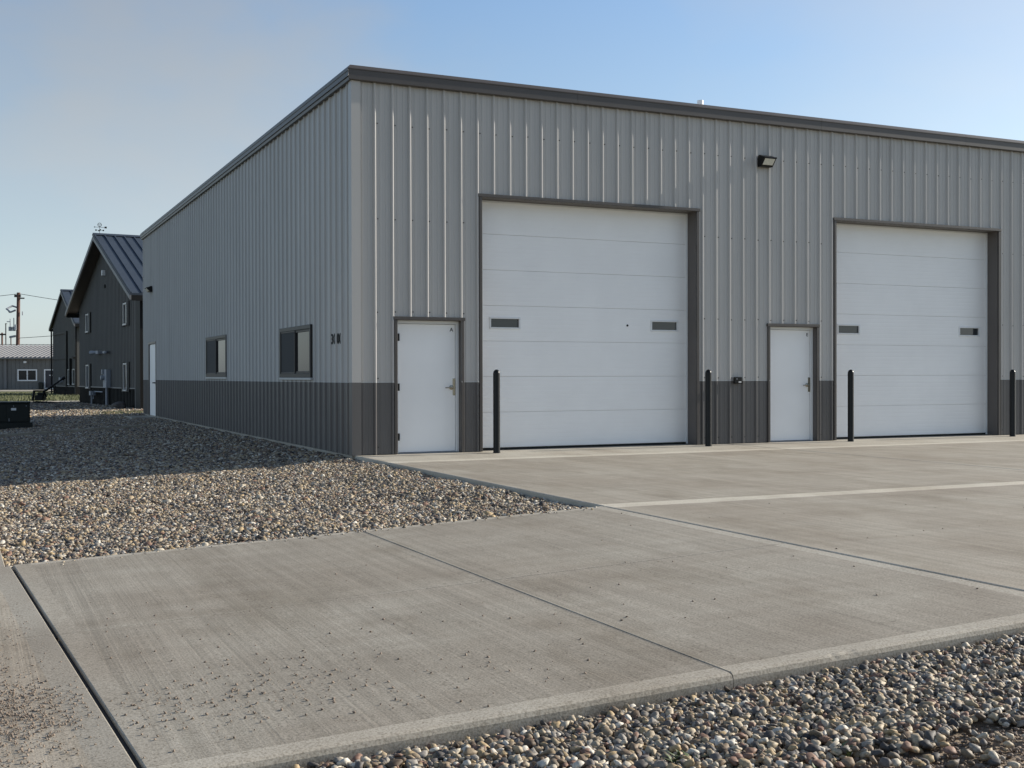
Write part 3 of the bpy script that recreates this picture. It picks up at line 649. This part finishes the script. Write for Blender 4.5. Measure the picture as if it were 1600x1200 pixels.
# ---------------------------------------------------------------- pad-mounted cabinet
t = thing('utility_cabinet', (-5.0, 20.0, -0.2), 'low dark green utility cabinet on a concrete pad in the gravel', 'utility box')
ca = R(-3)
def cx_(v): return Vector((-3.93 + v.x * math.cos(ca) - v.y * math.sin(ca), 19.9 + v.x * math.sin(ca) + v.y * math.cos(ca), -0.11 + v.z))
b = MB(); b.box(-2.1, 0.07, -0.07, 1.1, -0.3, 0.035, xf=cx_, bev=0.01); b.build('pad', M['transf'], t)
b = MB(); b.box(-2.0, 0, 0, 1.0, 0.035, 0.60, xf=cx_, bev=0.012); b.build('body', M['transf'], t)
b = MB(); b.box(-2.03, 0.02, -0.03, 1.03, 0.601, 0.655, xf=cx_, bev=0.012); b.build('lid', M['transf'], t)
for a, c in ((-1.98, -0.66), (-0.645, -0.03)):
    b = MB(); b.box(a, c, -0.016, -0.001, 0.07, 0.58, xf=cx_, bev=0.004); b.build('door', M['transf'], t)
b = MB(); b.box(-0.52, -0.38, -0.022, -0.017, 0.40, 0.47, xf=cx_); b.build('warning_label', M['label'], t)
b = MB()
for q in ((-0.45, 0.53), (-0.10, 0.53), (-0.58, 0.14), (-0.58, 0.09)): b.tube([(q[0], -0.03, q[1]), (q[0], -0.016, q[1])], 0.016, 8, xf=cx_)
b.build('bolts', M['grey'], t)

# ---------------------------------------------------------------- far houses
def frame(N, w):
    w = Vector((w[0], w[1], 0)).normalized(); n = Vector((-w.y, w.x, 0))      # n points away from the workshop side, towards the yard
    return lambda v: Vector((N[0], N[1], 0)) + w * v.x + n * v.y + Vector((0, 0, v.z))
def gable_house(name, N, w, wid, eave, apex, depth, over_g, over_e, wz, label, seam):
    xf = frame(N, w); t = thing(name, (N[0], N[1], 0), label, 'house'); half = wid / 2; sl = (apex - eave) / half
    top = lambda a: apex - abs(a - half) * sl
    b = MB(); a = 0.0; step = 0.3
    while a < wid - 1e-6:                                                       # ribbed gable wall
        c = min(a + step, wid); e = min(a + 0.06, c)
        for p, q, h0, h1 in ((a, a + 0.02, 0, 0.03), (a + 0.02, e - 0.02, 0.03, 0.03), (e - 0.02, e, 0.03, 0), (e, c, 0, 0)):
            b.add([xf(Vector((p, h0, wz))), xf(Vector((q, h1, wz))), xf(Vector((q, h1, top(q)))), xf(Vector((p, h0, top(p))))], [(0, 1, 2, 3)])
        a = c
    b.prism([(0, wz), (wid, wz), (wid, eave), (half, apex), (0, eave)], lambda p, q: (p, -0.02, q), lambda p, q: (p, -depth, q), xf=xf)
    b.build('wall', M['house'], t)
    b = MB(); a = 0.0
    while a < wid - 1e-6:
        c = min(a + step, wid); b.box(a, c, -0.1, 0.0, -0.5, wz, xf=xf); b.box(a + 0.002, a + 0.06, -0.05, 0.03, -0.5, wz - 0.002, xf=xf); a = c
    b.box(0.01, wid - 0.01, -depth + 0.01, -0.1, -0.5, wz, xf=xf); b.build('wainscot', M['housedark'], t)
    b = MB(); b.box(-0.03, wid + 0.01, 0.0, 0.045, wz - 0.02, wz + 0.03, xf=xf); b.build('flashing', M['rake'], t)
    th = 0.16
    for s in (-1, 1):
        eo = half + over_e; ez = apex - eo * sl
        b = MB(); b.prism([(half, apex + 0.10), (half + s * eo, ez + 0.10), (half + s * eo, ez + 0.02), (half, apex + 0.02)],
                          lambda p, q: (p, over_g, q), lambda p, q: (p, -depth - 0.5, q), xf=xf); rf = b.build('roof', M['houseroof'], t)
        b = MB(); yy = over_g - 0.02
        while yy > -depth - 0.4:
            b.prism([(half + s * 0.02, apex + 0.14), (half + s * eo, ez + 0.145), (half + s * eo, ez + 0.10), (half + s * 0.02, apex + 0.095)], lambda p, q, Y=yy: (p, Y, q), lambda p, q, Y=yy: (p, Y - 0.05, q), xf=xf); yy -= seam
        b.build('seams', M['houseroof'], rf)
        b = MB(); b.prism([(half, apex + 0.015), (half + s * eo, ez + 0.015), (half + s * eo, ez - 0.16), (half, apex - 0.16)], lambda p, q: (p, over_g + 0.02, q), lambda p, q: (p, over_g - 0.05, q), xf=xf); b.build('rake_board', M['rake'], t)
        b = MB(); b.prism([(half, apex - 0.005), (half + s * (eo - 0.02), ez - 0.005), (half + s * (eo - 0.02), ez - 0.045), (half, apex - 0.045)], lambda p, q: (p, over_g - 0.052, q), lambda p, q: (p, 0.035, q), xf=xf); b.build('soffit', M['soffit'], t)
        b = MB(); b.box(half + s * eo - (0.06 if s > 0 else 0.0), half + s * eo + (0 if s > 0 else 0.06), -depth - 0.5, over_g - 0.053, ez - 0.20, ez + 0.015, xf=xf); b.build('eave_board', M['housedark'], t)
    b = MB(); b.prism([(half - 0.2, apex + 0.06), (half, apex + 0.17), (half + 0.2, apex + 0.06), (half, apex + 0.12)], lambda p, q: (p, over_g + 0.02, q), lambda p, q: (p, -depth - 0.5, q), xf=xf); b.build('ridge_cap', M['houseroof'], t)
    return t, xf
def house_window(t, xf, a0, a1, z0, z1, shutters=True):
    sh = (a1 - a0) * 0.26 if shutters else 0.0; a, c = a0 + sh, a1 - sh; k = 0.07
    b = MB(); b.box(a, c, 0.0, 0.09, z1 - k, z1, xf=xf); b.box(a, c, 0.0, 0.11, z0, z0 + k, xf=xf); b.box(a, a + k, 0.0, 0.09, z0 + k, z1 - k, xf=xf); b.box(c - k, c, 0.0, 0.09, z0 + k, z1 - k, xf=xf)
    f = b.build('window', M['flash'], t)
    b = MB(); b.box(a + k, c - k, 0.02, 0.04, z0 + k, z1 - k, xf=xf); b.build('pane', M['glass'], f)
    if shutters:
        for p, q in ((a0, a - 0.01), (c + 0.01, a1)):
            b = MB(); b.box(p, q, 0.0, 0.07, z0 - 0.03, z1 + 0.05, xf=xf); b.build('shutter', M['housedark'], t)
N1, W1 = (0.78, 30.85), (-0.081, 0.997)
h1, x1 = gable_house('gabled_house', N1, W1, 14.28, 4.76, 7.64, 16.0, 0.58, 0.62, 0.80, 'charcoal two storey gabled house behind the workshop with a weathervane', 0.43)
for q in ((10.96, 12.45, 3.45, 4.36), (2.15, 3.6, 3.47, 4.42), (10.96, 12.45, 0.72, 1.88), (2.15, 3.65, 0.68, 1.87)): house_window(h1, x1, *q)
b = MB(); b.box(-0.25, 0.62, -0.02, 0.12, -0.2, 4.65, xf=x1); b.build('corner_trim', M['housedark'], h1)
b = MB(); b.tube([(0.72, 0.08, -0.1), (0.72, 0.08, 4.8)], 0.04, 8, xf=x1); b.build('downspout', M['rake'], h1)
b = MB(); b.tube([(6.62, 0.12, -0.1), (6.62, 0.12, 1.1)], 0.06, 8, xf=x1); b.build('conduit', M['grey'], h1)
b = MB(); b.box(6.2, 6.95, 0.03, 0.22, 0.80, 1.62, xf=x1); b.box(6.72, 6.92, 0.22, 0.30, 1.40, 1.62, xf=x1); b.tube([(6.75, 0.22, 1.25), (6.75, 0.36, 1.25)], 0.11, 12, xf=x1); b.build('electric_meter', M['grey'], h1)
b = MB(); b.tube([(9.6, 0.25, -0.1), (9.6, 0.25, 0.5), (9.2, 0.25, 0.52), (9.2, 0.25, 0.25)], 0.035, 8, xf=x1); b.box(9.35, 9.75, 0.12, 0.34, 0.42, 0.62, xf=x1); b.tube([(9.0, 0.2, 0.60), (7.2, 0.2, 0.60)], 0.025, 6, xf=x1); b.build('gas_meter', M['grey'], h1)
b = MB(); b.box(8.2, 8.8, 0.02, 0.22, 2.36, 2.50, xf=x1); b.box(6.9, 7.5, 0.02, 0.14, 2.36, 2.46, xf=x1); b.tube([(6.8, 0.05, 2.42), (6.2, 0.25, 2.38)], 0.05, 8, xf=x1); b.tube([(8.7, 0.1, 2.44), (9.2, 0.35, 2.42)], [0.05, 0.10], 8, xf=x1); b.build('wall_fixture', M['grey'], h1)
b = MB(); b.box(7.35, 7.55, 0.02, 0.16, 5.92, 6.16, xf=x1); b.build('gable_light', M['whitetrim'], h1)
b = MB(); b.box(7.3, 7.5, 0.02, 0.08, 5.35, 5.5, xf=x1); b.build('vent', M['housedark'], h1)
def xw(v): return x1(Vector((7.14 + (v.x - 7.14) * 0.62, 0.3 + (v.y - 0.3) * 0.62, 7.72 + (v.z - 7.85) * 0.62)))
t = thing('weathervane', x1(Vector((7.14, 0.30, 7.70))), 'small black weathervane standing on the ridge of the gabled house', 'weathervane')
b = MB(); b.tube([(7.14, 0.30, 7.85), (7.14, 0.30, 8.55)], 0.014, 6, xf=xw); b.build('rod', M['blackm'], t)
b = MB()
for dx, dy in ((1, 0), (0, 1)):
    b.tube([(7.14 - 0.26 * dx, 0.3 - 0.26 * dy, 8.2), (7.14 + 0.26 * dx, 0.3 + 0.26 * dy, 8.2)], 0.012, 6, xf=xw)
    for s in (-1, 1): b.box(7.14 + s * 0.26 * dx - 0.045, 7.14 + s * 0.26 * dx + 0.045, 0.3 + s * 0.26 * dy - 0.045, 0.3 + s * 0.26 * dy + 0.045, 8.155, 8.245, xf=xw)
b.build('compass_arms', M['blackm'], t)
b = MB(); b.tube([(7.14, 0.62, 8.42), (7.14, -0.1, 8.42)], 0.014, 6, xf=xw); b.box(7.12, 7.16, -0.2, -0.05, 8.36, 8.49, xf=xw); b.tube([(7.14, 0.62, 8.42), (7.14, 0.72, 8.42)], [0.05, 0.004], 8, xf=xw)
ring = [(7.14, 0.3 + 0.13 * math.cos(k * math.pi / 8), 8.60 + 0.13 * math.sin(k * math.pi / 8)) for k in range(17)]
b.tube(ring, 0.02, 6, xf=xw); b.tube([(7.14, 0.18, 8.6), (7.14, 0.42, 8.6)], 0.016, 6, xf=xw); b.build('pointer', M['blackm'], t)
# boulder by the house wall
bm = bmesh.new(); bmesh.ops.create_icosphere(bm, subdivisions=3, radius=1)
for v in bm.verts: v.co = Vector((v.co.x * 0.30, v.co.y * 0.36, v.co.z * 0.20)) * (1 + 0.3 * noise.noise(v.co * 1.6))
me = bpy.data.meshes.new('boulder'); bm.to_mesh(me); bm.free(); me.materials.append(M['rock'])
for p in me.polygons: p.use_smooth = True
o = link('boulder', me); o.location = x1(Vector((1.9, 0.5, 0.06))); tag(o, 'dark rounded boulder at the foot of the gabled house wall', 'boulder')

N2, W2 = (1.42, 68.55), (-0.101, 0.995)
h2, x2 = gable_house('gabled_house', N2, W2, 9.28, 5.15, 7.50, 12.0, 0.22, 0.4, 0.60, 'charcoal gabled house furthest back, half hidden behind the nearer house', 0.62)
house_window(h2, x2, 1.95, 2.9, 0.72, 1.83, False); house_window(h2, x2, 0.33, 1.25, 0.74, 1.84, False)
b = MB(); b.box(3.25, 3.65, 0.0, 0.12, 0.6, 4.58, xf=x2); b.box(3.65, 8.9, 0.0, 0.08, 4.42, 4.58, xf=x2); b.box(3.66, 8.95, 0.0, 0.06, 2.55, 2.62, xf=x2); b.build('corner_trim', M['housedark'], h2)
b = MB(); b.box(-0.06, 0.28, 0.0, 0.1, 0.0, 4.9, xf=x2); b.tube([(9.2, 0.12, 0.0), (9.2, 0.12, 4.9)], 0.06, 8, xf=x2); b.build('downspout', M['housedark'], h2)
b = MB(); b.box(1.55, 1.72, 0.0, 0.2, 0.7, 2.6, xf=x2); b.box(-0.2, 0.3, 0.1, 0.3, 2.55, 2.68, xf=x2); b.build('wall_fixture', M['housedark'], h2)
b = MB(); b.box(5.2, 5.8, 0.02, 0.2, 0.9, 1.25, xf=x2); b.build('wall_box', M['grey'], h2)

# low grey shed
xs_ = frame((4.5, 98.15), (-0.906, 0.422))
_f = frame((4.5, 98.15), (-0.906, 0.422))
def xsd(v): return Vector((4.5, 98.15, 0)) + Vector((-0.906, 0.422, 0)) * v.x + Vector((-0.422, -0.906, 0)) * v.y + Vector((0, 0, v.z))
shed = thing('low_shed', (4.5, 98.15, 0.1), 'low grey metal shed with pale ribbed roof in the far distance', 'building')
b = MB(); SW = 22.0; a = 0.0
b.box(0, SW, -9.0, 0.0, 0.0, 3.05, xf=xsd)
while a < SW: b.box(a, a + 0.06, 0.0, 0.03, 0.1, 3.0, xf=xsd); a += 0.4
b.build('wall', M['shed'], shed)
b = MB(); b.prism([(0.35, 3.08), (-6.0, 4.38), (-12.0, 3.1), (-12.0, 3.0), (-6.0, 4.28), (0.35, 2.98)], lambda p, q: (-0.4, p, q), lambda p, q: (SW + 0.4, p, q), xf=xsd); rf = b.build('roof', M['shedroof'], shed)
b = MB(); a = -0.3
while a < SW + 0.3:
    b.prism([(0.35, 3.16), (-6.0, 4.46), (-6.0, 4.38), (0.35, 3.08)], lambda p, q, A=a: (A, p, q), lambda p, q, A=a: (A + 0.12, p, q), xf=xsd); a += 0.42
b.build('seams', M['shedroof'], rf)
b = MB(); b.box(-0.4, SW + 0.4, 0.36, 0.46, 2.95, 3.10, xf=xsd); b.build('gutter', M['rake'], shed)
def sx(x): return (4.5 - x) / 0.906
def swin(x0, x1, z0, z1, m, inner):
    a, c = sx(x1), sx(x0); k = 0.11
    b = MB(); b.box(a, c, 0.03, 0.10, z1 - k, z1, xf=xsd); b.box(a, c, 0.03, 0.10, z0, z0 + k, xf=xsd); b.box(a, a + k, 0.03, 0.10, z0 + k, z1 - k, xf=xsd); b.box(c - k, c, 0.03, 0.10, z0 + k, z1 - k, xf=xsd)
    if inner: b.box((a + c) / 2 - 0.05, (a + c) / 2 + 0.05, 0.03, 0.09, z0 + k, z1 - k, xf=xsd)
    f = b.build('window' if inner else 'door_frame', M['whitetrim'], shed)
    b = MB(); b.box(a + k, c - k, 0.031, 0.05, z0 + k, z1 - k, xf=xsd); b.build('pane' if inner else 'door_leaf', m, f)
    return f
swin(-1.1, 0.56, 0.90, 2.0, M['glass'], True)
f = swin(1.15, 2.2, 0.15, 2.0, M['navy'], False)
b = MB(); a = sx(1.72); b.box(a - 0.16, a + 0.16, 0.052, 0.06, 1.40, 1.48, xf=xsd); b.build('door_sign', M['label'], f)
b = MB(); b.box(sx(-0.30), sx(-0.52), 0.03, 0.25, 2.58, 2.76, xf=xsd); b.build('light_fixture', M['whitetrim'], shed)
b = MB(); b.box(sx(-2.0), sx(-2.2), 0.03, 0.15, 0.2, 3.0, xf=xsd); b.build('downspout', M['rake'], shed)
t = thing('trash_can', xsd(Vector((sx(0.98), 0.4, 0.1))), 'dark bin standing by the door of the low grey shed', 'bin')
b = MB(); c = xsd(Vector((sx(0.98), 0.4, 0.1))); b.tube([c, c + Vector((0, 0, 0.62))], [0.2, 0.23], 10); b.build('body', M['transf'], t)
b = MB(); b.tube([c + Vector((0, 0, 0.625)), c + Vector((0, 0, 0.70))], [0.25, 0.16], 10); b.build('lid', M['transf'], t)
sheet('lot', -14, 20, 90, 104, lambda x, y: 0.10, M['edge'], 8)
sheet('path', -12, 3.2, 47.2, 51.2, lambda x, y: -0.035, M['edge'], 2)
sheet('lawn', -12, 3.5, 51.2, 90.0, lambda x, y: -0.05 + 0.002 * (y - 51), M['lawn'], 3)
b = MB()
for _ in range(9000):
    x, y = rnd.uniform(-5, 2.4), rnd.uniform(51.3, 88)
    if y > 68 and x > 0.2: continue
    a = rnd.uniform(0, 6.28); h = rnd.uniform(0.05, 0.14); w = 0.02
    b.add([(x - w * math.cos(a), y - w * math.sin(a), -0.06), (x + w * math.cos(a), y + w * math.sin(a), -0.06), (x + rnd.uniform(-.05, .05), y + rnd.uniform(-.05, .05), h)], [(0, 1, 2)])
b.build('grass', M['blade'])['kind'] = 'stuff'
b = MB()
for _ in range(2600):
    x, y = rnd.uniform(-2.0, 0.7), rnd.uniform(25.2, 27.6)
    if rnd.random() > sstep(-2.0, -0.6, x): continue
    a = rnd.uniform(0, 6.28); h = rnd.uniform(0.02, 0.09); w = 0.012; z = gz(x, y)
    b.add([(x - w * math.cos(a), y - w * math.sin(a), z), (x + w * math.cos(a), y + w * math.sin(a), z), (x + rnd.uniform(-.04, .04), y + rnd.uniform(-.04, .04), z + 0.02 + h)], [(0, 1, 2)])
b.build('grass', M['blade'])['kind'] = 'stuff'

# black tilted boom implement on its skid
t = thing('steel_implement', (-2.2, 43.8, -0.04), 'black steel implement with a raised slanting boom on the gravel edge', 'implement')
B = lambda u, z, d=0.0: Vector((-2.2 + 0.906 * u + 0.42 * d, 43.8 - 0.422 * u + 0.906 * d, z))
for d in (-0.22, 0.22):
    b = MB(); b.tube([B(-0.40, 0.06, d), B(0.88, 0.0, d)], 0.045, 8); b.build('skid', M['blackm'], t)
b = MB(); b.tube([B(0.0, 0.58), B(0.15, 0.62), B(1.02, 1.22)], [0.05, 0.055, 0.04], 8); b.tube([B(0.97, 1.19), B(1.09, 1.26)], 0.075, 8); b.build('boom', M['blackm'], t)
b = MB(); b.tube([B(-0.46, 0.60), B(0.12, 0.60)], 0.04, 8); b.tube([B(-0.42, 0.6), B(-0.50, 0.12)], 0.06, 8); b.tube([B(0.08, 0.58), B(0.18, 0.32), B(0.02, 0.14)], 0.045, 8); b.tube([B(-0.3, 0.1), B(-0.42, -0.1)], 0.05, 6); b.build('upright_frame', M['blackm'], t)
b = MB(); b.box(-0.33, 0.10, -0.2, 0.2, 0.14, 0.40, xf=lambda v: B(v.x, v.z, v.y), bev=0.03); b.box(-0.22, 0.12, -0.14, 0.14, 0.40, 0.54, xf=lambda v: B(v.x, v.z, v.y), bev=0.03); b.build('gearbox', M['blackm'], t)
b = MB(); b.tube([B(0.15, 0.52), B(0.42, 0.57), B(0.62, 0.62), B(0.66, 0.74), B(0.58, 0.92)], 0.028, 6); b.build('hose', M['blackm'], t)

# utility poles and lamps beyond the shed
def lat(c, u, z, d=0.0): return Vector((c[0] + 0.906 * u + 0.42 * d, c[1] - 0.422 * u + 0.906 * d, z))
pc = (0.15, 133.2)
t = thing('utility_pole', (*pc, 0), 'tall brown wooden utility pole with transformers and cutouts above the shed roof', 'utility pole')
b = MB(); b.tube([lat(pc, -0.05, -0.3), lat(pc, 0.16, 11.3)], [0.26, 0.20], 10); b.build('post', M['pole'], t)
b = MB(); b.box(-0.32, 0.42, -0.1, 0.1, 10.75, 11.05, xf=lambda v: lat(pc, v.x, v.z, v.y)); b.box(0.2, 0.85, -0.07, 0.07, 10.55, 10.70, xf=lambda v: lat(pc, v.x, v.z, v.y)); b.build('crossarm', M['wire'], t)
b = MB(); b.tube([lat(pc, 0, 9.5, 0.4), lat(pc, -0.75, 9.75, 0.4), lat(pc, -1.2, 9.35, -0.2), lat(pc, -0.6, 8.95, -0.5), lat(pc, 0, 9.2, -0.4)], 0.11, 8); b.tube([lat(pc, -1.15, 9.35), lat(pc, -0.75, 8.95, -0.4)], 0.10, 8); b.build('bracket', M['grey'], t)
for u in (-0.85, -0.42):
    b = MB(); b.tube([lat(pc, u, 6.75), lat(pc, u, 7.25)], 0.19, 12); tr = b.build('transformer', M['grey'], t, True)
    b = MB(); b.tube([lat(pc, u, 7.25), lat(pc, u, 8.3 if u > -0.6 else 8.2)], 0.05, 8); b.build('bushing', M['grey'], tr)
b = MB(); b.tube([lat(pc, -1.25, 7.85), lat(pc, -0.8, 7.85)], 0.05, 6); b.box(-1.0, 0.1, -0.06, 0.06, 7.0, 7.1, xf=lambda v: lat(pc, v.x, v.z, v.y)); b.build('mount_arm', M['grey'], t)
b = MB(); b.box(-0.22, 0.0, -0.3, -0.16, 6.85, 7.5, xf=lambda v: lat(pc, v.x, v.z, v.y)); b.build('marker_plate', M['label'], t)
b = MB(); b.tube([lat(pc, 0.62, 8.6), lat(pc, 0.62, 9.05)], 0.06, 8); b.build('cutout', M['grey'], t)
for u, h, typ, lab in ((-0.78, 6.25, 'lamp', 'slim post with a flat slanted lamp head beside the tall utility pole'), (-1.38, 7.65, 'thin', 'thinnest bare metal post left of the utility pole'), (-1.82, 6.55, 'arm', 'short brown pole with a crossarm at the left picture edge')):
    t = thing('lamp_post' if typ != 'arm' else 'utility_pole', lat(pc, u, 0), lab, 'post')
    b = MB(); b.tube([lat(pc, u, 0), lat(pc, u, h - (0.3 if typ == 'lamp' else 0))], 0.06 if typ != 'arm' else 0.10, 8); b.build('post', M['pole'] if typ != 'thin' else M['wire'], t)
    b = MB()
    if typ == 'lamp': b.box(-0.12, 0.55, -0.2, 0.2, -0.12, 0.10, xf=lambda v: lat(pc, u + v.x, h - 0.2 + v.z + v.x * 0.18, v.y)); b.build('lamp_head', M['grey'], t)
    elif typ == 'thin': b.box(-0.05, 0.12, -0.1, 0.1, h - 0.08, h, xf=lambda v: lat(pc, u + v.x, v.z, v.y)); b.build('lamp_head', M['wire'], t)
    else: b.box(-0.9, 0.42, -0.07, 0.07, h - 0.3, h - 0.12, xf=lambda v: lat(pc, u + v.x, v.z, v.y)); b.build('crossarm', M['wire'], t)
def wire(p, q, sag, label, n=20):
    b = MB(); p, q = Vector(p), Vector(q)
    b.tube([p.lerp(q, k / n) - Vector((0, 0, sag * 4 * (k / n) * (1 - k / n))) for k in range(n + 1)], 0.03, 5)
    tag(b.build('power_line', M['wire']), label, 'power line', 'power lines')
wire(lat(pc, -25, 9.0), lat(pc, 0.1, 11.15), 0.2, 'overhead power line running left from the top of the utility pole')
wire(lat(pc, 0.3, 11.15), lat(pc, 30, 7.6), 0.4, 'overhead power line running right from the top of the utility pole')
wire(lat(pc, 0.1, 5.9), lat(pc, 30, 9.5), 0.5, 'lower power line rising rightward from the utility pole')
wire(lat(pc, -25, 5.55), lat(pc, 30, 5.3), 0.3, 'lowest level power line just above the shed roof')

# weeds among the roadside stones
for (x, y, n, h), lab in zip(((-3.24, -14.62, 26, 0.055), (-2.66, -14.83, 12, 0.05), (-2.92, -15.02, 7, 0.10)),
        ('low spreading weed among the roadside stones', 'smallest weed sprouting by itself between the roadside stones', 'thin upright grass sprig beside the bare dirt')):
    b = MB(); z0 = zst(x, y)
    for _ in range(n):
        a = rnd.uniform(0, 6.28); l_ = h * rnd.uniform(0.6, 1.2); sp = rnd.uniform(0.4, 1.2) * (1 if h < 0.08 else 0.25); w = 0.004 + 0.05 * h
        cx, cy = x + rnd.uniform(-.05, .05) * (1 if h < 0.08 else 0.3), y + rnd.uniform(-.05, .05) * (1 if h < 0.08 else 0.3)
        d = Vector((math.cos(a), math.sin(a), 0)); s_ = Vector((-d.y, d.x, 0)) * w; p = Vector((cx, cy, z0))
        m1 = p + d * l_ * sp * 0.5 + Vector((0, 0, l_ * 0.6)); e = p + d * l_ * sp + Vector((0, 0, l_ * 0.8))
        b.add([p - s_ * .5, p + s_ * .5, m1 + s_, e, m1 - s_], [(0, 1, 2, 4), (2, 3, 4)])
    tag(b.build('weed', M['weed']), lab, 'weed', 'weeds among the stones')
